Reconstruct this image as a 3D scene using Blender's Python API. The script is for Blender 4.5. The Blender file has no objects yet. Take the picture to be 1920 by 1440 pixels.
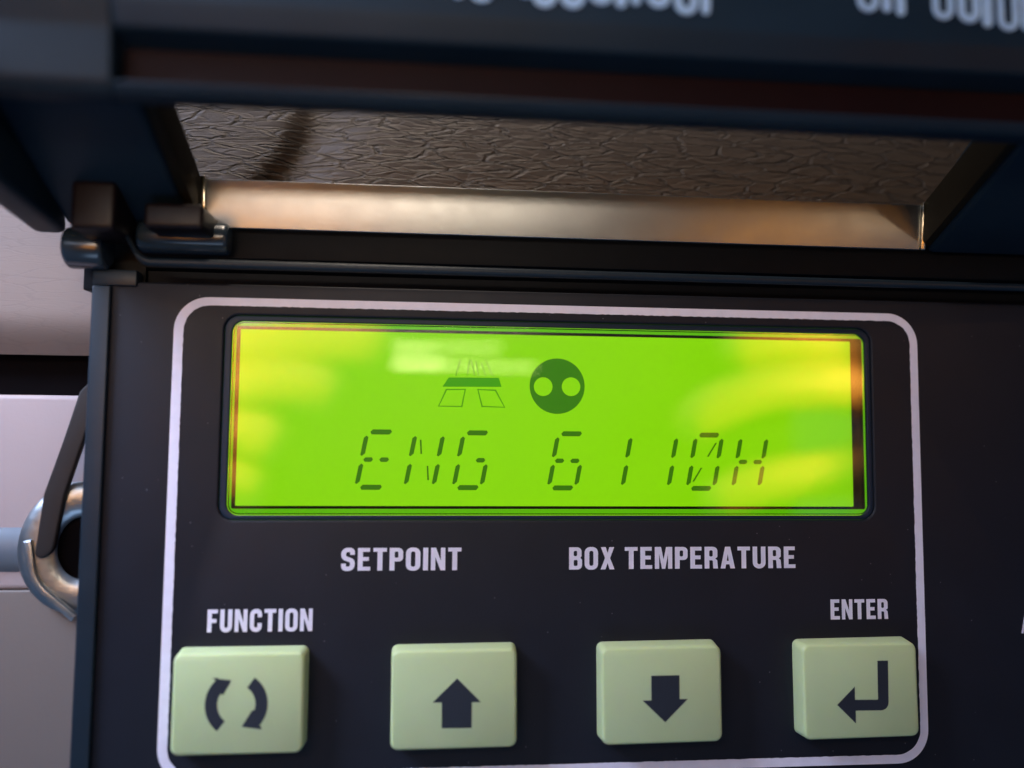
import bpy, bmesh, math, random
from mathutils import Vector, Matrix
random.seed(7)
MM = 0.001
C = bpy.context.scene.collection
S = bpy.context.scene

# ------------------------------------------------------------------ camera
cam_d = bpy.data.cameras.new('camera'); cam = bpy.data.objects.new('camera', cam_d); C.objects.link(cam)
cam_d.sensor_width = 36; cam_d.lens = 36*1507/1920
cam_d.clip_start = 0.002; cam_d.clip_end = 20
a, b, c = 0.07352582, -0.09097723, -0.00839994
R = Matrix.Rotation(b, 3, 'Z') @ Matrix.Rotation(a, 3, 'X') @ Matrix.Rotation(c, 3, 'Y')
cam.matrix_world = Matrix.Translation((0, -.120, 0)) @ (R @ Matrix.Rotation(math.pi/2, 3, 'X')).to_4x4()
cam_d.dof.use_dof = True; cam_d.dof.focus_distance = 0.1222
cam_d.dof.aperture_fstop = cam_d.lens/1000/0.0052
cam_d.dof.aperture_blades = 0
S.camera = cam
# ------------------------------------------------------------------ world and light
w = bpy.data.worlds.new('World'); S.world = w; w.use_nodes = True
wn = w.node_tree.nodes; wl = w.node_tree.links
bg = wn['Background']
tc = wn.new('ShaderNodeTexCoord'); sx = wn.new('ShaderNodeSeparateXYZ'); rp = wn.new('ShaderNodeValToRGB')
mr = wn.new('ShaderNodeMapRange'); mr.inputs[1].default_value = -1; mr.inputs[2].default_value = 1
wl.new(tc.outputs['Generated'], sx.inputs[0]); wl.new(sx.outputs['Z'], mr.inputs[0]); wl.new(mr.outputs[0], rp.inputs[0]); wl.new(rp.outputs[0], bg.inputs[0])
rp.color_ramp.elements[0].color = (.22, .42, .80, 1); rp.color_ramp.elements[0].position = .30
rp.color_ramp.elements[1].color = (.20, .32, .55, 1); rp.color_ramp.elements[1].position = .75
e = rp.color_ramp.elements.new(.5); e.color = (.30, .32, .48, 1)
bg.inputs[1].default_value = .20

def area(name, loc, target, sx_, sy_, energy, col, spread=180):
    d = bpy.data.lights.new(name, 'AREA'); d.shape = 'RECTANGLE'; d.size = sx_*MM; d.size_y = sy_*MM
    d.energy = energy; d.color = col; d.spread = math.radians(spread)
    o = bpy.data.objects.new(name, d); C.objects.link(o)
    o.location = Vector(loc)*MM
    o.rotation_euler = (Vector(target)-Vector(loc)).to_track_quat('-Z', 'Y').to_euler()
    return o
def spot(name, loc, target, energy, col, cone, blend=.4, rad=6):
    d = bpy.data.lights.new(name, 'SPOT'); d.energy = energy; d.color = col; d.spot_size = math.radians(cone)
    d.spot_blend = blend; d.shadow_soft_size = rad*MM
    o = bpy.data.objects.new(name, d); C.objects.link(o); o.location = Vector(loc)*MM
    o.rotation_euler = (Vector(target)-Vector(loc)).to_track_quat('-Z', 'Y').to_euler()
    return o
area('key_window', (-160, -330, 160), (20, 0, 0), 240, 200, .30, (.66, .76, 1.0))
area('warm_strip_fill', (-26, -160, 49), (-10, 0, 34), 120, 8, .032, (1, .80, .60), 120)  # added lamp, placed so the window strip mirrors it on the left
area('strip_corner_fill', (176, -160, 46), (74, 0, 34), 9, 9, .0007, (1, .70, .40), 60)  # added small lamp for the bright patch at the strip's right end
area('left_pad_fill', (-190, -80, 150), (-72, 9, 34), 90, 90, .22, (.58, .70, 1.0), 70)  # cool area lamp added to light the left pad
area('leather_graze_fill', (-30, 1, 200), (10, 12, 45), 200, 30, .55, (1.0, .84, .68))  # added lamp overhead, grazing the leather to bring out its grain
for lx, lz, lw, lh, le in ((3, 32.6, 36, .9, .00008), (-9, 32.3, 13, 1.3, .00006), (9, 26.3, 48, .9, .00011), (-7, 26.6, 17, 1.7, .00011)):
    area('streak_lamp', (lx, -153.2, lz), (lx, 0, lz), lw, lh, le, (1, .86, .40), 60)  # added thin lamps, mirrored by the cover glass as pale streaks
area('low_cool_fill', (-40, -190, -210), (0, 0, 0), 200, 80, .11, (.46, .66, 1.0))  # added cool lamp from below for blue highlights on knuckles and lower panel
spot('sun_patch_near_hand', (-190, -40, 70), (-50, -150, 30), 7, (1, .56, .11), 36)
spot('sun_patch_far_hand', (240, -40, 60), (84, -150, 8), 5.4, (1, .56, .11), 26)
S.view_settings.view_transform = 'Standard'; S.view_settings.look = 'None'
S.view_settings.exposure = 0; S.view_settings.gamma = 1
S.cycles.use_denoising = True
S.cycles.max_bounces = 8

# ------------------------------------------------------------------ materials
def mat(name, col, rough=.5, metal=0, spec=.5, var=.12, scale=300, bump=.0, bscale=2500, emis=None, estr=0, tint=None, coat=0, bdist=.0001, rvar=.06):
    m = bpy.data.materials.new(name); m.use_nodes = True
    n = m.node_tree.nodes; l = m.node_tree.links; p = n['Principled BSDF']
    t = n.new('ShaderNodeTexCoord'); no = n.new('ShaderNodeTexNoise'); no.inputs['Scale'].default_value = scale; no.inputs['Detail'].default_value = 6
    l.new(t.outputs['Object'], no.inputs['Vector'])
    mx = n.new('ShaderNodeMix'); mx.data_type = 'RGBA'
    c2 = tint if tint else tuple(min(1, v*(1+var)) for v in col); c1 = tuple(v*(1-var) for v in col)
    mx.inputs[6].default_value = (*c1, 1); mx.inputs[7].default_value = (*c2, 1)
    l.new(no.outputs['Fac'], mx.inputs[0]); l.new(mx.outputs[2], p.inputs['Base Color'])
    p.inputs['Metallic'].default_value = metal; p.inputs['Specular IOR Level'].default_value = spec
    p.inputs['Coat Weight'].default_value = coat
    r = n.new('ShaderNodeMapRange'); r.inputs[3].default_value = max(0.02, rough-rvar); r.inputs[4].default_value = rough+rvar
    n2 = n.new('ShaderNodeTexNoise'); n2.inputs['Scale'].default_value = scale*2.3; n2.inputs['Detail'].default_value = 8
    l.new(t.outputs['Object'], n2.inputs['Vector']); l.new(n2.outputs['Fac'], r.inputs[0]); l.new(r.outputs[0], p.inputs['Roughness'])
    if bump:
        n3 = n.new('ShaderNodeTexNoise'); n3.inputs['Scale'].default_value = bscale; n3.inputs['Detail'].default_value = 3
        bp = n.new('ShaderNodeBump'); bp.inputs['Strength'].default_value = bump; bp.inputs['Distance'].default_value = bdist
        l.new(t.outputs['Object'], n3.inputs['Vector']); l.new(n3.outputs['Fac'], bp.inputs['Height']); l.new(bp.outputs[0], p.inputs['Normal'])
    if emis:
        p.inputs['Emission Color'].default_value = (*emis, 1); p.inputs['Emission Strength'].default_value = estr
    return m
M = {}
M['plate'] = mat('faceplate_plastic', (.009, .0105, .0175), .48, var=.25, scale=120, bump=.35, bscale=5200, bdist=.00004, spec=.26)
def dust(m, amount, col=(.30, .30, .34)):
    n = m.node_tree.nodes; l = m.node_tree.links; p = n['Principled BSDF']
    src = p.inputs['Base Color'].links[0].from_socket
    t = n.new('ShaderNodeTexCoord'); v = n.new('ShaderNodeTexVoronoi'); v.inputs['Scale'].default_value = 620
    l.new(t.outputs['Object'], v.inputs['Vector'])
    sep = n.new('ShaderNodeSeparateColor'); l.new(v.outputs['Color'], sep.inputs[0])
    a_ = n.new('ShaderNodeMath'); a_.operation = 'LESS_THAN'; a_.inputs[1].default_value = .055; l.new(v.outputs['Distance'], a_.inputs[0])
    b_ = n.new('ShaderNodeMath'); b_.operation = 'GREATER_THAN'; b_.inputs[1].default_value = 1-amount; l.new(sep.outputs[0], b_.inputs[0])
    c_ = n.new('ShaderNodeMath'); c_.operation = 'MULTIPLY'; l.new(a_.outputs[0], c_.inputs[0]); l.new(b_.outputs[0], c_.inputs[1])
    d_ = n.new('ShaderNodeMath'); d_.operation = 'MULTIPLY'; d_.inputs[1].default_value = .35; l.new(c_.outputs[0], d_.inputs[0])
    x = n.new('ShaderNodeMix'); x.data_type = 'RGBA'; x.inputs[7].default_value = (*col, 1)
    l.new(src, x.inputs[6]); l.new(d_.outputs[0], x.inputs[0]); l.new(x.outputs[2], p.inputs['Base Color'])
dust(M['plate'], .30)
M['bevel'] = mat('edge_plastic', (.010, .019, .030), .40, var=.2, spec=.3)
M['black'] = mat('gloss_black_plastic', (.003, .004, .006), .5, var=.3, spec=.10)
M['lid'] = mat('lid_plastic', (.006, .015, .027), .48, spec=.15, var=.55, scale=42, bump=.3, bscale=3000, bdist=.00005)
M['knuckle'] = mat('knuckle_plastic', (.018, .030, .044), .22, var=.3, spec=.9)
M['block'] = mat('hinge_block_plastic', (.008, .005, .006), .38, var=.3, spec=.2)
M['lid_dark'] = mat('lid_groove_shade', (.010, .003, .004), .5, var=.35, scale=80, spec=.10)  # groove's shade and reddish reflection are put into this colour
M['ink'] = mat('white_ink', (.80, .75, .86), .55, var=.10, scale=500, bump=.3, bscale=4000)
M['button'] = mat('button_rubber', (.53, .62, .33), .50, var=.10, scale=95, bump=.25, bscale=4500, bdist=.00004, spec=.35)
M['button'].node_tree.nodes['Principled BSDF'].inputs['Subsurface Weight'].default_value = .25
M['button'].node_tree.nodes['Principled BSDF'].inputs['Subsurface Radius'].default_value = (1, 1.2, .3)
M['button'].node_tree.nodes['Principled BSDF'].inputs['Subsurface Scale'].default_value = .0015
M['symbol'] = mat('symbol_ink', (.016, .020, .030), .5, var=.2)
M['lcd'] = mat('lcd_backlight', (.02, .03, .0), .5, var=.1, emis=(.28, .80, .0), estr=1.0)
M['lcd_rim'] = mat('lcd_rim_reflection', (.02, .03, .0), .4, var=.1, emis=(.11, .52, .0), estr=1.0)  # emission stands in for green reflected by the cover window's side walls
M['lcd_edge'] = mat('lcd_edge_glint', (.02, .03, .0), .3, var=.1, emis=(.36, .86, .0), estr=1.0)  # clear lip made to glow; the green light on it is emission
M['seg'] = mat('lcd_segment', (.004, .006, .0), .5, emis=(.030, .185, .0), estr=1.0)
M['icon'] = mat('lcd_icon', (.004, .006, .0), .5, emis=(.030, .22, .002), estr=1.0)
M['icon_bar'] = mat('lcd_icon_bar', (.004, .006, .0), .5, emis=(.045, .38, .0), estr=1.0)
M['faint'] = mat('lcd_faint_line', (.004, .006, .0), .5, emis=(.075, .40, .0), estr=1.0)
M['lcdframe'] = mat('lcd_frame_black', (.010, .012, .012), .25)
M['steel'] = mat('satin_strip_metal', (.36, .38, .40), .36, metal=1, var=.12, scale=160, rvar=.06, bump=.15, bscale=900)
M['film_edge'] = mat('polished_edge', (.85, .78, .62), .18, metal=1, var=.05)
M['rim'] = mat('recess_rim_plastic', (.008, .018, .036), .45, var=.2, spec=.3)
M['olive'] = mat('window_edge_plastic', (.010, .008, .005), .6, var=.2, spec=.08)
M['chrome'] = mat('worn_bright_metal', (.42, .45, .47), .36, metal=1, var=.2, scale=400, bump=.2, bscale=900, bdist=.0003)
M['strap'] = mat('dark_bronze_metal', (.020, .015, .014), .5, spec=.3, var=.2, scale=200)
M['smooth'] = mat('pale_smooth_trim', (.40, .315, .31), .55, var=.06, scale=60, bump=.2, bscale=1500)
M['gap'] = mat('dark_gap', (.006, .005, .006), .9, spec=.02)
M['bluebar'] = mat('blue_grey_rail', (.13, .16, .20), .4, var=.1, scale=80)
M['lower'] = mat('taupe_trim', (.17, .14, .125), .5, var=.12, scale=40, bump=.2, bscale=1200)
M['skin'] = mat('skin', (.66, .40, .16), .5, var=.12, scale=60, bump=.3, bscale=700, bdist=.0003)
M['phone'] = mat('phone_black', (.02, .02, .022), .25)
M['fleck'] = mat('worn_silver_print', (.42, .60, .95), .3, metal=.3, var=.3, scale=400)

def leather(name, strength, c1, c2):
    m = bpy.data.materials.new(name); m.use_nodes = True
    n = m.node_tree.nodes; l = m.node_tree.links; p = n['Principled BSDF']
    t = n.new('ShaderNodeTexCoord')
    mp = n.new('ShaderNodeMapping'); mp.inputs['Scale'].default_value = (58, 0, 320)
    l.new(t.outputs['Object'], mp.inputs['Vector'])
    dn = n.new('ShaderNodeTexNoise'); dn.inputs['Scale'].default_value = 1.6; dn.inputs['Detail'].default_value = 5; dn.inputs['Roughness'].default_value = .6
    l.new(mp.outputs[0], dn.inputs['Vector'])
    sc = n.new('ShaderNodeVectorMath'); sc.operation = 'SCALE'; sc.inputs['Scale'].default_value = .45
    sb = n.new('ShaderNodeVectorMath'); sb.operation = 'SUBTRACT'; sb.inputs[1].default_value = (.5, .5, .5)
    l.new(dn.outputs['Color'], sb.inputs[0]); l.new(sb.outputs[0], sc.inputs[0])
    ad = n.new('ShaderNodeVectorMath'); ad.operation = 'ADD'; l.new(mp.outputs[0], ad.inputs[0]); l.new(sc.outputs[0], ad.inputs[1])
    v = n.new('ShaderNodeTexVoronoi'); v.feature = 'DISTANCE_TO_EDGE'; v.inputs['Scale'].default_value = 2.15; v.inputs['Randomness'].default_value = 1
    l.new(ad.outputs[0], v.inputs['Vector'])
    v2 = n.new('ShaderNodeTexVoronoi'); v2.feature = 'DISTANCE_TO_EDGE'; v2.inputs['Scale'].default_value = 3.1
    l.new(ad.outputs[0], v2.inputs['Vector'])
    r1 = n.new('ShaderNodeValToRGB'); r1.color_ramp.interpolation = 'B_SPLINE'
    for k_, (ps, vl) in enumerate(((0, 0), (.055, 1), (.14, .70), (.5, .80))):
        e_ = r1.color_ramp.elements[k_] if k_ < 2 else r1.color_ramp.elements.new(ps)
        e_.position = ps; e_.color = (vl, vl, vl, 1)
    l.new(v.outputs['Distance'], r1.inputs[0])
    r2 = n.new('ShaderNodeMapRange'); r2.interpolation_type = 'SMOOTHSTEP'; r2.inputs[2].default_value = .10; r2.inputs[4].default_value = .08
    l.new(v2.outputs['Distance'], r2.inputs[0])
    fn = n.new('ShaderNodeTexNoise'); fn.inputs['Scale'].default_value = 3000; l.new(t.outputs['Object'], fn.inputs['Vector'])
    a1 = n.new('ShaderNodeMath'); a1.operation = 'ADD'; l.new(r1.outputs[0], a1.inputs[0]); l.new(r2.outputs[0], a1.inputs[1])
    a2 = n.new('ShaderNodeMath'); a2.operation = 'MULTIPLY_ADD'; l.new(fn.outputs['Fac'], a2.inputs[0]); a2.inputs[1].default_value = .08; l.new(a1.outputs[0], a2.inputs[2])
    bp = n.new('ShaderNodeBump'); bp.inputs['Strength'].default_value = 1; bp.inputs['Distance'].default_value = .00065
    sp = n.new('ShaderNodeSeparateXYZ'); l.new(t.outputs['Object'], sp.inputs[0]); fr = n.new('ShaderNodeMapRange'); fr.inputs[1].default_value = 1; fr.inputs[2].default_value = 2; fr.inputs[3].default_value = strength; l.new(sp.outputs['X'], fr.inputs[0]); l.new(fr.outputs[0], bp.inputs['Strength'])
    l.new(a2.outputs[0], bp.inputs['Height']); l.new(bp.outputs[0], p.inputs['Normal'])
    mx = n.new('ShaderNodeMix'); mx.data_type = 'RGBA'
    mx.inputs[6].default_value = c1; mx.inputs[7].default_value = c2
    l.new(r1.outputs[0], mx.inputs[0]); l.new(mx.outputs[2], p.inputs['Base Color'])
    p.inputs['Roughness'].default_value = .46; p.inputs['Specular IOR Level'].default_value = .32
    return m
M['leather'] = leather('grained_leatherette', 1, (.070, .048, .032, 1), (.098, .069, .047, 1))
M['pad'] = leather('pale_pad', .05, (.21, .16, .14, 1), (.235, .18, .155, 1))
def glass_mat():
    m = bpy.data.materials.new('clear_cover_glass'); m.use_nodes = True
    n = m.node_tree.nodes; l = m.node_tree.links; n.clear()
    o = n.new('ShaderNodeOutputMaterial'); mx = n.new('ShaderNodeMixShader'); tr = n.new('ShaderNodeBsdfTransparent'); g = n.new('ShaderNodeBsdfGlossy')
    g.inputs['Roughness'].default_value = .025
    f = n.new('ShaderNodeFresnel'); f.inputs['IOR'].default_value = 1.95
    t = n.new('ShaderNodeTexCoord'); no = n.new('ShaderNodeTexNoise'); no.inputs['Scale'].default_value = 90
    bp = n.new('ShaderNodeBump'); bp.inputs['Strength'].default_value = .05; bp.inputs['Distance'].default_value = .0004
    l.new(t.outputs['Object'], no.inputs['Vector']); l.new(no.outputs['Fac'], bp.inputs['Height']); l.new(bp.outputs[0], g.inputs['Normal'])
    l.new(f.outputs[0], mx.inputs[0]); l.new(tr.outputs[0], mx.inputs[1]); l.new(g.outputs[0], mx.inputs[2]); l.new(mx.outputs[0], o.inputs[0])
    return m
M['glass'] = glass_mat()

# ------------------------------------------------------------------ helpers
def tag(o, label=None, cat=None, group=None, kind=None):
    if label: o['label'] = label
    if cat: o['category'] = cat
    if group: o['group'] = group
    if kind: o['kind'] = kind
    return o
def empty(name, loc):
    o = bpy.data.objects.new(name, None); C.objects.link(o); o.location = Vector(loc)*MM; o.empty_display_size = .01
    return o
def link(name, me, m, parent=None):
    o = bpy.data.objects.new(name, me); C.objects.link(o)
    me.materials.clear(); me.materials.append(M[m])
    if parent is not None:
        o.parent = parent
        q = parent; off = Vector((0, 0, 0))
        while q is not None: off += q.location; q = q.parent
        me.transform(Matrix.Translation(-off))
    return o
def link_bm(name, bm, m, parent=None, smooth=True, ang=40):
    bmesh.ops.scale(bm, vec=(MM, MM, MM), verts=bm.verts)
    bmesh.ops.recalc_face_normals(bm, faces=bm.faces)
    me = bpy.data.meshes.new(name); bm.to_mesh(me); bm.free()
    if smooth:
        me.shade_smooth() if hasattr(me, 'shade_smooth') else [setattr(p, 'use_smooth', True) for p in me.polygons]
        me.set_sharp_from_angle(angle=math.radians(ang))
    return link(name, me, m, parent)
def box(bm, x0, x1, y0, y1, z0, z1, bev=0, seg=2):
    t = bmesh.new()
    bmesh.ops.create_cube(t, size=1)
    for v in t.verts:
        v.co = Vector((x0+(v.co.x+.5)*(x1-x0), y0+(v.co.y+.5)*(y1-y0), z0+(v.co.z+.5)*(z1-z0)))
    if bev: bmesh.ops.bevel(t, geom=t.edges[:], offset=bev, segments=seg, profile=.6, affect='EDGES')
    me = bpy.data.meshes.new('t'); t.to_mesh(me); t.free(); bm.from_mesh(me); bpy.data.meshes.remove(me)
def prism(bm, prof, x0, x1, bev=0):     # prof: (y,z) outline extruded along x
    t = bmesh.new()
    A = [t.verts.new((x0, p[0], p[1])) for p in prof]; B = [t.verts.new((x1, p[0], p[1])) for p in prof]
    t.faces.new(A); t.faces.new(B[::-1])
    for i in range(len(prof)):
        j = (i+1) % len(prof); t.faces.new((A[i], A[j], B[j], B[i]))
    bmesh.ops.recalc_face_normals(t, faces=t.faces)
    if bev: bmesh.ops.bevel(t, geom=t.edges[:], offset=bev, segments=3, profile=.6, affect='EDGES')
    me = bpy.data.meshes.new('t'); t.to_mesh(me); t.free(); bm.from_mesh(me); bpy.data.meshes.remove(me)
def cyl(bm, x0, x1, y, z, r, seg=40, bev=.5):
    t = bmesh.new()
    bmesh.ops.create_cone(t, cap_ends=True, segments=seg, radius1=r, radius2=r, depth=x1-x0)
    bmesh.ops.bevel(t, geom=[e for e in t.edges if len(e.link_faces) == 2 and any(len(f.verts) > 4 for f in e.link_faces)], offset=bev, segments=3, profile=.5, affect='EDGES')
    bmesh.ops.rotate(t, matrix=Matrix.Rotation(math.pi/2, 3, 'Y'), verts=t.verts)
    bmesh.ops.translate(t, vec=((x0+x1)/2, y, z), verts=t.verts)
    me = bpy.data.meshes.new('t'); t.to_mesh(me); t.free(); bm.from_mesh(me); bpy.data.meshes.remove(me)
def sheet(name, loops, yfront, thick, m, parent=None, bev=0, res=2, ang=40):
    """flat outlines with holes in the (x, z) plane, facing the viewer"""
    cu = bpy.data.curves.new('c', 'CURVE'); cu.dimensions = '2D'; cu.fill_mode = 'BOTH'
    for lp in loops:
        s = cu.splines.new('POLY'); s.points.add(len(lp)-1); s.use_cyclic_u = True
        for i, p in enumerate(lp): s.points[i].co = (p[0], p[1], 0, 1)
    cu.extrude = max(thick/2-bev, 0.0005); cu.bevel_depth = bev; cu.bevel_resolution = res; cu.offset = -bev
    o = bpy.data.objects.new('c', cu); C.objects.link(o)
    dg = bpy.context.evaluated_depsgraph_get(); dg.update()
    me = bpy.data.meshes.new_from_object(o.evaluated_get(dg)); bpy.data.objects.remove(o); bpy.data.curves.remove(cu)
    for v in me.vertices:
        x, y, z = v.co; v.co = (x*MM, (yfront+thick/2-z)*MM, y*MM)
    me.name = name
    if bev:
        bm = bmesh.new(); bm.from_mesh(me); bmesh.ops.remove_doubles(bm, verts=bm.verts, dist=1e-7); bm.to_mesh(me); bm.free()
        me.shade_smooth(); me.set_sharp_from_angle(angle=math.radians(ang))
    return link(name, me, m, parent)
def rpoly(pts, n=7):                    # polygon whose corners (x, z, r) are rounded
    out = []; N = len(pts)
    for i in range(N):
        p = Vector(pts[i][:2]); r = pts[i][2] if len(pts[i]) > 2 else 0
        if r == 0: out.append((p.x, p.y)); continue
        a_ = Vector(pts[i-1][:2]); b_ = Vector(pts[(i+1) % N][:2])
        u = (a_-p).normalized(); v = (b_-p).normalized()
        ang = u.angle(v); d = min(r/math.tan(ang/2), (a_-p).length*.499, (b_-p).length*.499)
        s_ = p+u*d; e_ = p+v*d
        rr_ = d*math.tan(ang/2); cc = p+(u+v).normalized()*(rr_/math.sin(ang/2))
        a0 = math.atan2(s_.y-cc.y, s_.x-cc.x); a1 = math.atan2(e_.y-cc.y, e_.x-cc.x)
        da = (a1-a0+math.pi) % (2*math.pi)-math.pi
        out += [(cc.x+rr_*math.cos(a0+da*k/n), cc.y+rr_*math.sin(a0+da*k/n)) for k in range(n+1)]
    return out
def rr(x0, z0, x1, z1, r, n=8): return rpoly([(x0, z0, r), (x1, z0, r), (x1, z1, r), (x0, z1, r)], n)
def stroke(path, w_):                   # ribbon polygon along a rounded open path
    P = path; L = []; Rr = []
    for i, p in enumerate(P):
        p = Vector(p); t = (Vector(P[min(i+1, len(P)-1)])-Vector(P[max(i-1, 0)])).normalized()
        nrm = Vector((-t.y, t.x))
        if 0 < i < len(P)-1:
            t0 = (p-Vector(P[i-1])).normalized(); k = max(.5, abs(t0.dot(t)))
        else: k = 1
        L.append(tuple(p+nrm*w_/2/k)); Rr.append(tuple(p-nrm*w_/2/k))
    return L+Rr[::-1]
def rpath(pts, n=7):
    full = rpoly([(*pts[0][:2], 0)]+list(pts[1:-1])+[(*pts[-1][:2], 0)], n)
    return full
def circ(x, z, r, n=48): return [(x+r*math.cos(2*math.pi*i/n), z+r*math.sin(2*math.pi*i/n)) for i in range(n)]

# glyph outlines: (width, loops) in a cap-height-1 box
T = .20
def gl():
    g = {}
    r = .16
    g['E'] = (.50, [[(0, 0), (0, 1), (.48, 1), (.48, .83), (T, .83), (T, .60), (.44, .60), (.44, .43), (T, .43), (T, .17), (.50, .17), (.50, 0)]])
    g['F'] = (.47, [[(0, 0), (0, 1), (.47, 1), (.47, .83), (T, .83), (T, .58), (.42, .58), (.42, .41), (T, .41), (T, 0)]])
    g['T'] = (.54, [[(.17, 0), (.17, .83), (0, .83), (0, 1), (.54, 1), (.54, .83), (.37, .83), (.37, 0)]])
    g['I'] = (.20, [[(0, 0), (0, 1), (.2, 1), (.2, 0)]])
    g['N'] = (.58, [[(0, 0), (0, 1), (.2, 1), (.40, .42), (.40, 1), (.58, 1), (.58, 0), (.39, 0), (.18, .58), (.18, 0)]])
    g['M'] = (.74, [[(0, 0), (0, 1), (.26, 1), (.37, .42), (.48, 1), (.74, 1), (.74, 0), (.56, 0), (.56, .70), (.44, 0), (.30, 0), (.18, .70), (.18, 0)]])
    g['A'] = (.62, [[(0, 0), (.2, 1), (.42, 1), (.62, 0), (.42, 0), (.385, .19), (.235, .19), (.2, 0)], [(.265, .35), (.355, .35), (.31, .68)]])
    g['X'] = (.60, [[(0, 0), (.19, .51), (.01, 1), (.22, 1), (.30, .73), (.38, 1), (.59, 1), (.41, .51), (.60, 0), (.39, 0), (.30, .29), (.21, 0)]])
    g['O'] = (.58, [rr(0, -.01, .58, 1.01, .25), rr(.2, .16, .38, .84, .09)])
    g['C'] = (.56, [stroke(rpath([(.46, .64), (.46, .91, .17), (.1, .91, .19), (.1, .09, .19), (.46, .09, .17), (.46, .38)]), .195)])
    g['U'] = (.56, [stroke(rpath([(.1, 1), (.1, .085, .18), (.46, .085, .18), (.46, 1)]), .195)])
    g['S'] = (.55, [stroke(rpath([(.45, .70), (.45, .915, .16), (.1, .915, .17), (.1, .58, .14), (.45, .43, .14), (.45, .085, .17), (.1, .085, .16), (.1, .31)]), .19)])
    g['P'] = (.54, [rpoly([(0, 0), (0, 1), (.54, 1, .2), (.54, .40, .2), (.2, .40), (.2, 0)]), rr(.2, .56, .35, .84, .06)])
    g['B'] = (.56, [rpoly([(0, 0), (0, 1), (.54, 1, .2), (.54, .60, .08), (.49, .52, .02), (.56, .44, .08), (.56, 0, .2)]), rr(.2, .60, .35, .84, .06), rr(.2, .16, .37, .43, .06)])
    g['R'] = (.57, [rpoly([(0, 0), (0, 1), (.55, 1, .2), (.55, .52, .1), (.45, .46, .02), (.54, .38, .06), (.57, 0), (.37, 0), (.35, .38, .06), (.2, .38), (.2, 0)]), rr(.2, .55, .35, .84, .06)])
    return g
G = gl()
def word(name, text, x0, x1, z0, z1, y, parent, gap=.115, space=.24):
    w_ = 0
    for i, ch in enumerate(text): w_ += (space if ch == ' ' else G[ch][0]) + (gap if i < len(text)-1 else 0)
    k = (x1-x0)/w_; h = z1-z0; x = 0; loops = []
    rnd = random.Random(len(text)*3)
    for ch in text:
        if ch == ' ': x += space+gap; continue
        for lp in G[ch][1]:
            loops.append([(x0+(x+p[0])*k, z0+p[1]*h) for p in lp])
        x += G[ch][0]+gap
    return sheet(name, loops, y, .03, 'ink', parent)

# ================================================================== SETTING: the trim behind the controller
YB = 6.6
def pad(name, X0, X1, nx, m):
    bm = bmesh.new(); nz = 110; Z0, Z1 = 13, 130; vs = []
    for j in range(nz+1):
        row = []
        for i in range(nx+1):
            x = X0+(X1-X0)*i/nx; z = Z0+(Z1-Z0)*j/nz
            cx = -20.2-.036*max(0, min(20, 54-z))**2
            d = x-cx
            y = YB+(1.9*math.exp(-(d/2.6)**2) if d < 0 else 1.9*math.exp(-(d/7.5)**2))
            y += max(0, (19-z)/6)**2*3.2      # the lower edge rolls away
            row.append(bm.verts.new((x, y, z)))
        vs.append(row)
    for j in range(nz):
        for i in range(nx): bm.faces.new((vs[j][i], vs[j][i+1], vs[j+1][i+1], vs[j+1][i]))
    tag(link_bm(name, bm, m), kind='structure')
pad('pale_pad', -150, -44, 60, 'pad'); pad('grained_trim', -43.8, 190, 300, 'leather')
bm = bmesh.new(); box(bm, -150, 190, 13, 15, -140, 60); tag(link_bm('dark_backing', bm, 'gap'), kind='structure')  # near-black sheet; the shadow in the trim gap is put into its colour
bm = bmesh.new(); box(bm, -150, -40, YB-1, YB+4, -22, 6.6, .8, 3); tag(link_bm('smooth_trim', bm, 'smooth'), kind='structure')
bm = bmesh.new(); box(bm, -150, -40, YB-1.3, YB+4, -140, -22.05, .3, 3); tag(link_bm('lower_trim', bm, 'lower'), kind='structure')
bm = bmesh.new(); cyl(bm, -150, -57.5, 9.4, -16.2, 5.0, bev=1); o = link_bm('rail', bm, 'bluebar')
tag(o, 'blue-grey round rail running in from the left behind the bright metal eye', 'rail')

# ================================================================== THE CONTROLLER
ctl = empty('controller', (12, 0, -70))
tag(ctl, 'dark plastic control unit with glowing green screen, four pale buttons and raised lid', 'controller')
# faceplate with the display opening
sheet('faceplate', [rr(-50.1, -82, 125, 23.0, 1.0), rr(-31.4, -11.4, 67.6, 18.45, 2.2)], 0, 3.2, 'plate', ctl, bev=.35, res=3)
bm = bmesh.new(); prism(bm, [(.9, 22.6), (.9, -81.5), (8.4, -81.5), (8.4, 22.6)], -49.6, -47.0)
prism(bm, [(3.4, 22.6), (3.4, 19.6), (8.4, 19.6), (8.4, 22.6)], -46.9, 124.6); box(bm, -46.9, 124.6, 7.4, 8.4, -81.5, 19.5)
link_bm('housing', bm, 'black', ctl)
bm = bmesh.new(); prism(bm, [(-.05, 22.2), (-.05, -81), (-.75, -81), (-.75, 22.2)], -49.9, -47.3, .3)
link_bm('edge_strip', bm, 'bevel', ctl)
def wob(lp, amp, rnd, step=.45):
    out = []
    for i in range(len(lp)):
        p = Vector(lp[i]); q = Vector(lp[(i+1) % len(lp)]); n = max(1, int((q-p).length/step))
        for k in range(n):
            s_ = p.lerp(q, k/n); out.append((s_.x+rnd.uniform(-amp, amp), s_.y+rnd.uniform(-amp, amp)))
    return out
rnd = random.Random(3)
sheet('border_line', [rr(-38.5, -48.0, 75.25, 20.95, 4.9, 12), wob(rr(-37.15, -46.7, 74.0, 19.75, 3.7, 12), .045, rnd)], -.035, .04, 'ink', ctl)
word('lettering', 'SETPOINT', -13.75, 3.68, -18.66, -15.40, -.035, ctl)
word('lettering', 'BOX', 19.7, 26.56, -18.68, -15.40, -.035, ctl)
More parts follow.
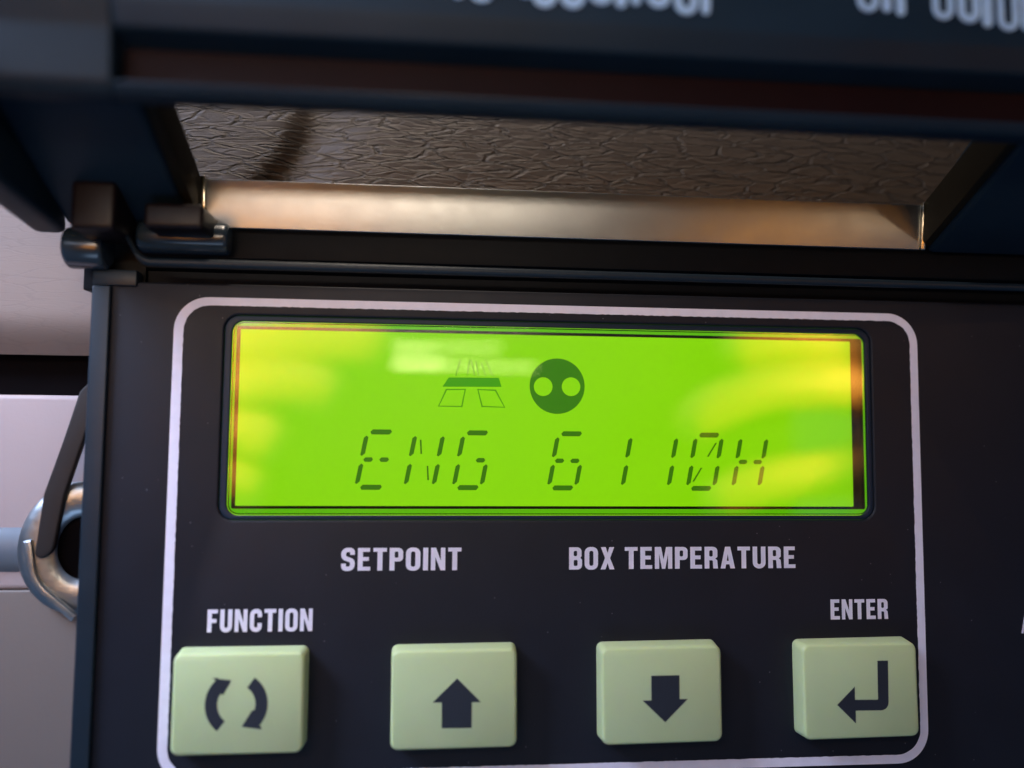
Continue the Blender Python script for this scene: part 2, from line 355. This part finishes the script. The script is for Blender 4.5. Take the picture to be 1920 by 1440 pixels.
word('lettering', 'TEMPERATURE', 28.15, 54.65, -18.64, -15.40, -.035, ctl)
word('lettering', 'FUNCTION', -32.3, -17.6, -27.17, -24.0, -.035, ctl)
word('lettering', 'ENTER', 60.1, 69.3, -26.43, -23.42, -.035, ctl)
sheet('lettering', [[(91.0, -28.9), (91.35, -28.9), (92.1, -25.6), (91.75, -25.6)]], -.035, .03, 'ink', ctl)

# display
YL = 1.6; f = (120+YL)/120
def L_(lp): return [(x*f, z*f) for x, z in lp]
disp = sheet('display', [L_(rr(-31.4, -11.5, 67.6, 18.5, 2))], YL+.45, .4, 'lcdframe', ctl)
sheet('rim_reflection', [L_(rr(-30.9, -11.3, 67.3, 18.2, 1.6)), L_(rr(-29.2, -9.6, 65.0, 16.6, .2))], YL+.05, .3, 'lcd_rim', disp)
sheet('screen', [L_(rr(-29.3, -9.65, 65.1, 16.65, .15))], YL+.1, .3, 'lcd', disp)
sheet('screen_frame', [L_(rr(-29.55, -9.75, 66.0, 16.8, .3)), L_(rr(-29.0, -9.33, 64.15, 16.35, .15))], YL-.05, .08, 'lcdframe', disp)
sheet('lip_glint', [L_(rr(-30.35, -10.95, 66.9, 17.8, 1.8)), L_(rr(-30.05, -10.6, 66.5, 17.45, 1.65))], YL-.35, .2, 'lcd_edge', disp)
sheet('bezel_ring', [rr(-31.35, -11.35, 67.55, 18.4, 2.1), rr(-30.3, -10.75, 66.8, 17.6, 1.7)], .25, .5, 'rim', disp, bev=.15)
sheet('rim_line', [L_(rr(-30.0, -10.55, 66.45, 17.4, 1.5)), L_(rr(-29.86, -10.41, 66.3, 17.26, 1.4))], YL-.12, .05, 'lcdframe', disp)
# characters
SL = .163
def seg(cx, cz, kind, ox=0):
    th = .74
    if kind == 'h': hw, pts = 1.55, None; P = [(-1.55, 0), (-1.25, th/2), (1.35, th/2), (1.6, .05), (1.3, -th/2), (-1.3, -th/2)]
    elif kind == 'm': P = [(-.72, 0), (-.45, .33), (.45, .33), (.72, 0), (.45, -.33), (-.45, -.33)]
    elif kind == 'v': P = [(-.36, -1.35), (-.30, 1.15), (.05, 1.5), (.36, 1.25), (.30, -1.1), (-.1, -1.5)]
    elif kind == 'b': P = [(.05, -1.05), (-.42, 1.05), (-.18, 1.05), (.30, -1.05)]       # \ stroke
    elif kind == 'f': P = [(-.62, -1.05), (.35, 1.05), (.62, 1.05), (-.35, -1.05)]       # / stroke
    return [(cx+x+(cz+z+2.57)*SL, cz+z) for x, z in P]
def char(x, segs):
    c_ = x+2.05; D = {'t': (c_, 1.49, 'h'), 'bt': (c_, -6.62, 'h'), 'tl': (x, -.55, 'v'), 'tr': (x+4.1, -.55, 'v'), 'bl': (x, -4.65, 'v'), 'br': (x+4.1, -4.65, 'v'),
                      'ml': (x+.92, -2.57, 'm'), 'mr': (x+3.25, -2.57, 'm'), 'd1': (x+1.25, -.65, 'b'), 'd4': (x+2.95, -4.5, 'b'), 'd2': (x+2.85, -.75, 'f'), 'd3': (x+1.15, -4.55, 'f')}
    return [L_(seg(*D[s_])) for s_ in segs.split()]
chars = [(0, 't tl ml mr bl bt'), (1, 'tl bl d1 d4 tr br'), (2, 't tl mr bl br bt'), (4, 't tl ml mr bl br bt'), (5, 'tr br'), (6, 'tr br'), (7, 't tl tr bl br bt d2 d3'), (8, 'tl tr ml mr bl br')]
for i, s_ in chars: sheet('character', char(-11.1+7.1*i, s_), YL+.03, .03, 'seg', disp)
sheet('round_icon', [L_(circ(17.82, 8.66, 4.2)), L_(circ(15.68, 8.55, 1.42)), L_(circ(19.93, 8.6, 1.42))], YL+.03, .03, 'icon', disp)
sheet('road_icon', [L_([(1.45, 9.72), (8.95, 9.78), (9.38, 8.42), (.55, 8.32)])], YL+.03, .03, 'icon_bar', disp)
def outline(P, w_): 
    c_ = Vector((sum(p[0] for p in P)/len(P), sum(p[1] for p in P)/len(P)))
    q = []
    for p in P:
        v = Vector(p)-c_; q.append(tuple(c_+v*(1-w_/v.length*1.3)))
    return [L_(P), L_(q)]
lines = outline([(1.05, 8.0), (4.05, 8.05), (3.55, 5.3), (-.1, 5.35)], .2)+outline([(5.72, 8.05), (8.55, 8.0), (9.98, 5.3), (6.4, 5.35)], .2)
for (xa, za, xb, zb) in [(2.5, 9.95, 3.2, 12.5), (4.2, 9.95, 4.55, 12.4), (4.75, 12.4, 5.35, 10.0), (5.9, 10.0, 5.5, 12.3), (8.1, 9.95, 6.9, 12.5), (7.0, 10.0, 6.3, 12.0)]:
    d = Vector((xb-xa, zb-za)).normalized(); n_ = Vector((-d.y, d.x))*.08
    lines.append(L_([(xa+n_.x, za+n_.y), (xb+n_.x, zb+n_.y), (xb-n_.x, zb-n_.y), (xa-n_.x, za-n_.y)]))
sheet('road_icon_lines', lines, YL+.03, .03, 'faint', disp)
sheet('cover_glass', [rr(-30.6, -11.0, 67.0, 17.9, 1.65)], .60, .1, 'glass', disp)

# buttons
HB = 3.2; kb = (120-HB)/120
def K(P): return [(x*kb, z*kb) for x, z in P]
def arc(cx, cz, r, a0, a1, n=16): return [(cx+r*math.cos(math.radians(a0+(a1-a0)*i/n)), cz+r*math.sin(math.radians(a0+(a1-a0)*i/n))) for i in range(n+1)]
# the two curved arrows
lf = [(-29.95, -40.75), (-29.1, -39.75)] + [(-30.15, -38.7), (-30.55, -37.5), (-30.35, -36.6), (-29.9, -36.05)] + [(-28.75, -34.0), (-31.35, -33.65), (-31.2, -34.4)] + [(-31.85, -35.5), (-32.25, -37.1), (-31.85, -38.8), (-31.0, -40.1)]
def smooth_left():
    P = arc(-27.6, -37.2, 4.65, 128, 232, 18)
    Q = arc(-27.6, -37.2, 2.95, 232, 150, 14)
    return P+Q+[(-29.75, -35.9), (-28.7, -33.9), (-31.35, -33.6)]
def smooth_right():
    P = arc(-28.1, -37.3, 4.55, 55, -50, 18)
    return P[:-1]+[(-24.6, -40.1), (-24.3, -40.75), (-27.05, -40.35), (-25.75, -38.2)]+arc(-28.1, -37.3, 2.85, -20, 55, 14)[1:]
syms = [[smooth_left(), smooth_right()],
        [[(3.30, -34.2), (6.78, -37.62), (5.48, -37.62), (5.48, -41.25), (1.15, -41.2), (1.12, -37.55), (-.2, -37.55)]],
        [[(32.12, -34.33), (36.4, -34.33), (36.4, -37.8), (37.65, -37.8), (34.2, -41.1), (30.8, -37.9), (32.12, -37.9)]],
        [rpoly([(67.4, -32.7), (69.08, -32.7), (69.0, -40.1, 1.2), (63.76, -40.05), (63.74, -41.95), (60.85, -39.15), (63.68, -36.5), (63.68, -38.45), (67.35, -38.5, .15)])]]
bl = ['pale green function button with two curved arrows', 'pale green button with an up arrow', 'pale green button with a down arrow', 'pale green enter button with a bent return arrow']
for i, (bx, zo, rot) in enumerate([(-36.0, .1, .0), (-6.2, 0, .006), (23.85, .1, .008), (53.95, .25, .010)]):
    bm = bmesh.new(); t = bmesh.new()
    W_, H_ = 18.1, 14.0
    B0 = rr(bx, -43.15, bx+W_, -29.15, .9, 5); F0 = rr(bx+.15, -43.05, bx+W_-.15, -29.35, 1.1, 5)
    F1 = rr(bx+.50, -42.7, bx+W_-.50, -29.7, .9, 5)
    rings = []
    for lp, yy in ((B0, .3), (F0, -HB+.45), ([((p[0]*.6+q[0]*.4), (p[1]*.6+q[1]*.4)) for p, q in zip(F0, F1)], -HB+.12), (F1, -HB)):
        rings.append([bm.verts.new((p[0], yy, p[1])) for p in lp])
    for A, B in zip(rings, rings[1:]):
        for k in range(len(A)): bm.faces.new((A[k], A[(k+1) % len(A)], B[(k+1) % len(A)], B[k]))
    bm.faces.new(rings[-1])
    bmesh.ops.rotate(bm, matrix=Matrix.Rotation(-rot, 3, 'Y'), cent=(bx+9, 0, -36), verts=bm.verts)
    bt = link_bm('button', bm, 'button', ctl, ang=50); bt['label'] = bl[i]
    sheet('arrow_symbol', [K(s_) for s_ in syms[i]], -HB-.03, .05, 'symbol', bt)

# hinge channel above the faceplate
bm = bmesh.new()
prism(bm, [(3, 23.2), (3, 25.2), (2.2, 25.6), (2.2, 26.1), (4, 26.6), (6, 31), (8, 31.4), (8, 23.2)], -43.5, 125)
link_bm('hinge_channel', bm, 'black', ctl)
bm = bmesh.new(); box(bm, -43.4, 124, .4, 6.2, 26.9, 32.2, .2); link_bm('hinge_bar', bm, 'black', ctl)
if 0:
  bm = bmesh.new(); prism(bm, [(1.6, 25.55), (1.6, 26.05), (2.6, 26.3), (2.6, 25.2)], -43.3, 124.5, .12); link_bm('channel_ridge', bm, 'bevel', ctl)
bm = bmesh.new(); cyl(bm, -53.2, -47.6, -1.2, 27.4, 3.0, bev=.7); link_bm('hinge_knuckle', bm, 'knuckle', ctl)
bm = bmesh.new(); cyl(bm, -43.4, -30.6, -1.2, 29.3, 2.3, bev=.7); link_bm('hinge_knuckle', bm, 'knuckle', ctl)
bm = bmesh.new(); box(bm, -49.3, -43.6, -10, -1, 28.0, 34.6, .7, 3); link_bm('hinge_block', bm, 'block', ctl)
bm = bmesh.new(); box(bm, -40.2, -32.4, -9, -1, 28.8, 32.2, .6, 3); link_bm('hinge_block', bm, 'block', ctl)
bm = bmesh.new(); box(bm, -50, -43.8, -.6, 2, 22.2, 24.6, .4); link_bm('hinge_lug', bm, 'bevel', ctl)
bm = bmesh.new(); box(bm, -52.4, -43.5, 2.2, 7.5, 22.0, 35.5, .3); link_bm('hinge_plate', bm, 'black', ctl)
cv = bpy.data.curves.new('s', 'CURVE')
# crank shaped wire of the hinge
pth_ = [(-54, 31.3), (-47.0, 31.5), (-45.6, 30.6), (-43.8, 27.4), (-42, 26.3), (-38, 26.0), (-28, 26.0)]
bm = bmesh.new(); prev = None; NN = 12
pp = rpath([(-50.8, 30.0), (-44.6, 30.0, 1.8), (-41.8, 24.9, 2.6), (122, 24.6)], 8)
for p in pp:
    ring = [bm.verts.new((p[0]+0*math.cos(t_), -4.8+.6*math.sin(t_), p[1]+.6*math.cos(t_))) for t_ in [2*math.pi*k/NN for k in range(NN)]]
    if prev:
        for k in range(NN): bm.faces.new((prev[k], prev[(k+1) % NN], ring[(k+1) % NN], ring[k]))
    else: bm.faces.new(ring)
    prev = ring
bm.faces.new(prev[::-1]); link_bm('hinge_wire', bm, 'bevel', ctl)

# lid, raised over the display
lid = empty('lid', (0, 0, 0)); lid.parent = ctl; lid.location = Vector((12, -2, 33+70))*MM - Vector((12, 0, 0))*MM
lid['label'] = 'raised dark lid with a wide window opening'
TH = 7.2
def bar_prof(y0, z0, y1, z1, th):       # slanted bar profile
    return [(y0, z0), (y1, z1), (y1+.5, z1+th), (y0+.5, z0+th)]
bm = bmesh.new()
prism(bm, [(-.5, 30.6), (-8, 33.8), (-24, 41.2), (-28, 44), (-28, 50), (-20, 50), (-1, 39.2), (1, 36)], -53.6, -36.3, 1.0)
link_bm('side_arm', bm, 'lid', lid)
bm = bmesh.new()
prism(bm, [(0, 29.6), (-22, 31.8), (-34, 34.5), (-36, 42), (-28, 50), (-2, 37)], -58.5, -53.75, 1.2)
link_bm('side_rim', bm, 'lid', lid)
bm = bmesh.new()
prism(bm, [(-.5, 30.6), (-8, 33.8), (-24, 41.2), (-28, 44), (-28, 50), (-20, 50), (-1, 39.2), (1, 36)], 77.0, 118, 1.0)
link_bm('side_arm', bm, 'lid', lid)
for xa, xb in ((-36.25, -34.9), (75.7, 76.95)):
    bm = bmesh.new(); prism(bm, [(-1.5, 31.6), (-22.5, 41.2), (-22.5, 47.5), (-1.5, 38.0)], xa, xb, .1); link_bm('window_edge', bm, 'olive', lid)
# front bar of the lid, with a long groove
bm = bmesh.new()
prism(bm, [(-22.6, 41.3), (-27, 38.3), (-29.5, 38.4), (-30.3, 39.7), (-26.5, 40.6), (-26.5, 44.8), (-30.6, 45.6), (-31.6, 48.5), (-31.6, 62), (-30, 74), (-20, 74), (-22.6, 50)], -36.6, 124, .45)
prism(bm, [(-22.6, 41.3), (-27, 38.3), (-29.5, 38.4), (-30.3, 39.7), (-30.6, 45.6), (-31.6, 48.5), (-31.6, 62), (-30, 74), (-20, 74), (-22.6, 50)], -72, -36.55, .45)
link_bm('front_bar', bm, 'lid', lid)
bm = bmesh.new(); box(bm, -36.4, 124, -27.2, -26.6, 40.75, 44.7); link_bm('groove_shade_sheet', bm, 'lid_dark', lid)  # dark reddish sheet carrying the groove's shade and warm reflection
# worn silver print on the front bar
bm = bmesh.new(); rnd = random.Random(5)
def blob(x, z, r):
    n = 14; rs = [r*rnd.uniform(.7, 1.15) for _ in range(n)]
    yf = -30.6-(z-45.6)*1.4/16.4
    A = [bm.verts.new((x+rs[k]*math.cos(2*math.pi*k/n), yf-.12-(rs[k]*math.sin(2*math.pi*k/n))*.0854, z+rs[k]*math.sin(2*math.pi*k/n))) for k in range(n)]
    B = [bm.verts.new((v.co.x, v.co.y+.1, v.co.z)) for v in A]
    bm.faces.new(A); bm.faces.new(B[::-1])
    for k in range(n): bm.faces.new((A[k], A[(k+1) % n], B[(k+1) % n], B[k]))
loops = []
for xa, xb, zz in [(-17.5, -14.5, 51.9), (-5, -1, 51.8), (1.5, 8.5, 51.2), (10.5, 31, 50.9), (49.5, 56, 52.0), (59, 84, 51.3)]:
    x = xa
    while x < xb:
        w_ = rnd.uniform(1.0, 1.35); z_ = zz+rnd.uniform(-.5, .5); k = rnd.random()
        if k < .45:
            loops.append(stroke(rpath([(x, 57), (x, z_, 1.0), (x+1.9, z_, 1.0), (x+1.9, 57)], 5), w_*.75)); x += 3.3
        elif k < .8:
            loops.append(rr(x-w_/2, z_-.4, x+w_/2, 57, w_*.48)); x += 1.75
        else:
            loops.append(circ(x, z_+.3, w_*.6, 16)); x += 1.8
sheet('worn_print', loops, -31.75, .15, 'fleck', lid)
# satin strip closing the window at the hinge side
bm = bmesh.new()
prism(bm, [(-1.5, 31.0), (-2.4, 37.9), (-1.7, 37.9), (-.8, 31.0)], -34.0, 75.2, .1); link_bm('window_strip', bm, 'steel', lid)
for xx in (-34.75, 75.25):
    bm = bmesh.new(); prism(bm, [(-1.9, 30.9), (-2.8, 38.2), (-1.2, 38.2), (-.6, 30.9)], xx, xx+.65, .15); link_bm('strip_end', bm, 'film_edge', lid)

# ================================================================== metal eye and strap at the left
br = empty('metal_bracket', (-53, 8, -16)); tag(br, 'dark strap ending in a bright round metal eye beside the control unit', 'bracket')
sheet('strap', [rpoly([(-52.3, 7), (-49.5, 10), (-49.5, 3), (-51.0, 1.2), (-53.6, -8, 6), (-54.9, -16.5, 3), (-57.5, -17.5, 1), (-56.6, -8, 5), (-54.2, 0, 4)])], 2.4, 1.2, 'strap', br, bev=.35, res=3)
bm = bmesh.new(); N1, N2 = 64, 12; vs = []
for i in range(N1):
    th = 2*math.pi*i/N1; row = []
    for j in range(N2):
        ph = 2*math.pi*j/N2
        rx = 6.0+2.6*math.cos(ph); rz = 7.1+2.6*math.cos(ph); yy = 4.6+.9*math.sin(ph)+.14*rx*math.cos(th)
        row.append(bm.verts.new((-51.6+rx*math.cos(th), yy, -15.8+rz*math.sin(th))))
    vs.append(row)
for i in range(N1):
    for j in range(N2): bm.faces.new((vs[i][j], vs[(i+1) % N1][j], vs[(i+1) % N1][(j+1) % N2], vs[i][(j+1) % N2]))
link_bm('eye', bm, 'chrome', br)
sheet('inner_lip', [stroke(rpath([(-58.4, -14.5), (-57.4, -20.5, 6), (-51.5, -25.6)]), 1.1)], 2.2, 1.2, 'chrome', br, bev=.3, res=3)
sheet('backing_disc', [circ(-51, -15.5, 7)], 5.0, .6, 'gap', br)

# ================================================================== the photographer's hands and phone, seen only as reflections
def skinned(name, chains, m):
    me = bpy.data.meshes.new(name); V = []; E = []; Rd = []; roots = []
    for ch in chains:
        roots.append(len(V))
        for k, (p, r) in enumerate(ch):
            if k: E.append((len(V)-1, len(V)))
            V.append(Vector(p)*MM); Rd.append(r*MM)
    me.from_pydata(V, E, []); o = bpy.data.objects.new(name, me); C.objects.link(o)
    sk = o.modifiers.new('s', 'SKIN')
    for i, r in enumerate(Rd):
        me.skin_vertices[0].data[i].radius = (r, r); me.skin_vertices[0].data[i].use_root = i in roots
    sb = o.modifiers.new('b', 'SUBSURF'); sb.levels = 2; sb.render_levels = 2
    dg = bpy.context.evaluated_depsgraph_get(); dg.update()
    m2 = bpy.data.meshes.new_from_object(o.evaluated_get(dg)); bpy.data.objects.remove(o)
    m2.shade_smooth(); m2.name = name
    return link(name, m2, m)
Y = -150
lh = skinned('hand', [
    [((-150, Y-20, -60), 22), ((-118, Y-12, -38), 24), ((-100, Y-8, -8), 23), ((-94, Y-6, 12), 17)],
    [((-104, Y-8, 16), 11.5), ((-78, Y-2, 28), 10), ((-46, Y+2, 33), 9.2), ((-24, Y+4, 33), 8.6), ((-14, Y+4, 31), 7.4)],
    [((-106, Y-8, 2), 11.5), ((-76, Y+3, 14), 10), ((-54, Y+7, 19), 9.2), ((-38, Y+8, 18), 8.6), ((-30, Y+7, 14), 7.4)],
    [((-108, Y-8, -10), 12), ((-82, Y+2, 1), 10.8), ((-66, Y+6, 3), 10), ((-54, Y+7, 1), 9.4), ((-48, Y+6, -2), 8.2)],
    [((-108, Y-8, -22), 11.5), ((-86, Y+2, -13), 10.2), ((-72, Y+6, -12), 9.4), ((-60, Y+6, -14), 8.6), ((-53, Y+5, -17), 7.8)],
    [((-116, Y-14, -30), 12), ((-92, Y-16, -52), 11), ((-66, Y-14, -56), 9.5), ((-50, Y-13, -52), 8.2)]], 'skin')
tag(lh, 'hand gripping the left end of the phone, mirrored in the screen', 'hand')
rh = skinned('hand', [
    [((210, Y-20, -60), 22), ((184, Y-12, -36), 24), ((168, Y-8, -6), 23), ((162, Y-6, 14), 17)],
    [((168, Y-8, 28), 11), ((144, Y-2, 36), 9.5), ((120, Y+2, 37), 8.8), ((104, Y+3, 34), 8.2), ((96, Y+3, 31), 7.4)],
    [((168, Y-8, 14), 11.5), ((140, Y+2, 22), 10), ((108, Y+7, 19), 9.2), ((88, Y+8, 11), 8.6), ((80, Y+8, 3), 7.4)],
    [((168, Y-8, -10), 11), ((144, Y+2, -9), 9.4), ((112, Y+6, -12), 8.8), ((96, Y+7, -17), 8), ((88, Y+6, -21), 7)],
    [((168, Y-8, -26), 9.5), ((146, Y+2, -32), 8.4), ((122, Y+6, -38), 7.4), ((108, Y+6, -42), 6.6)],
    [((176, Y-14, -28), 12), ((150, Y-16, -52), 11), ((124, Y-14, -58), 9.5), ((108, Y-13, -54), 8.2)]], 'skin')
tag(rh, 'hand gripping the right end of the phone, mirrored in the screen', 'hand')
bm = bmesh.new(); box(bm, -80, 126, Y-12, Y-4, -40, 40, 2.5, 4); ph = link_bm('phone', bm, 'phone')
tag(ph, 'black phone held between two hands facing the control unit', 'phone')
bm = bmesh.new(); bmesh.ops.create_cone(bm, cap_ends=True, segments=32, radius1=6, radius2=6, depth=2, matrix=Matrix.Translation((0, Y-3, 0)) @ Matrix.Rotation(math.pi/2, 4, 'X')); link_bm('lens', bm, 'lcdframe', ph)
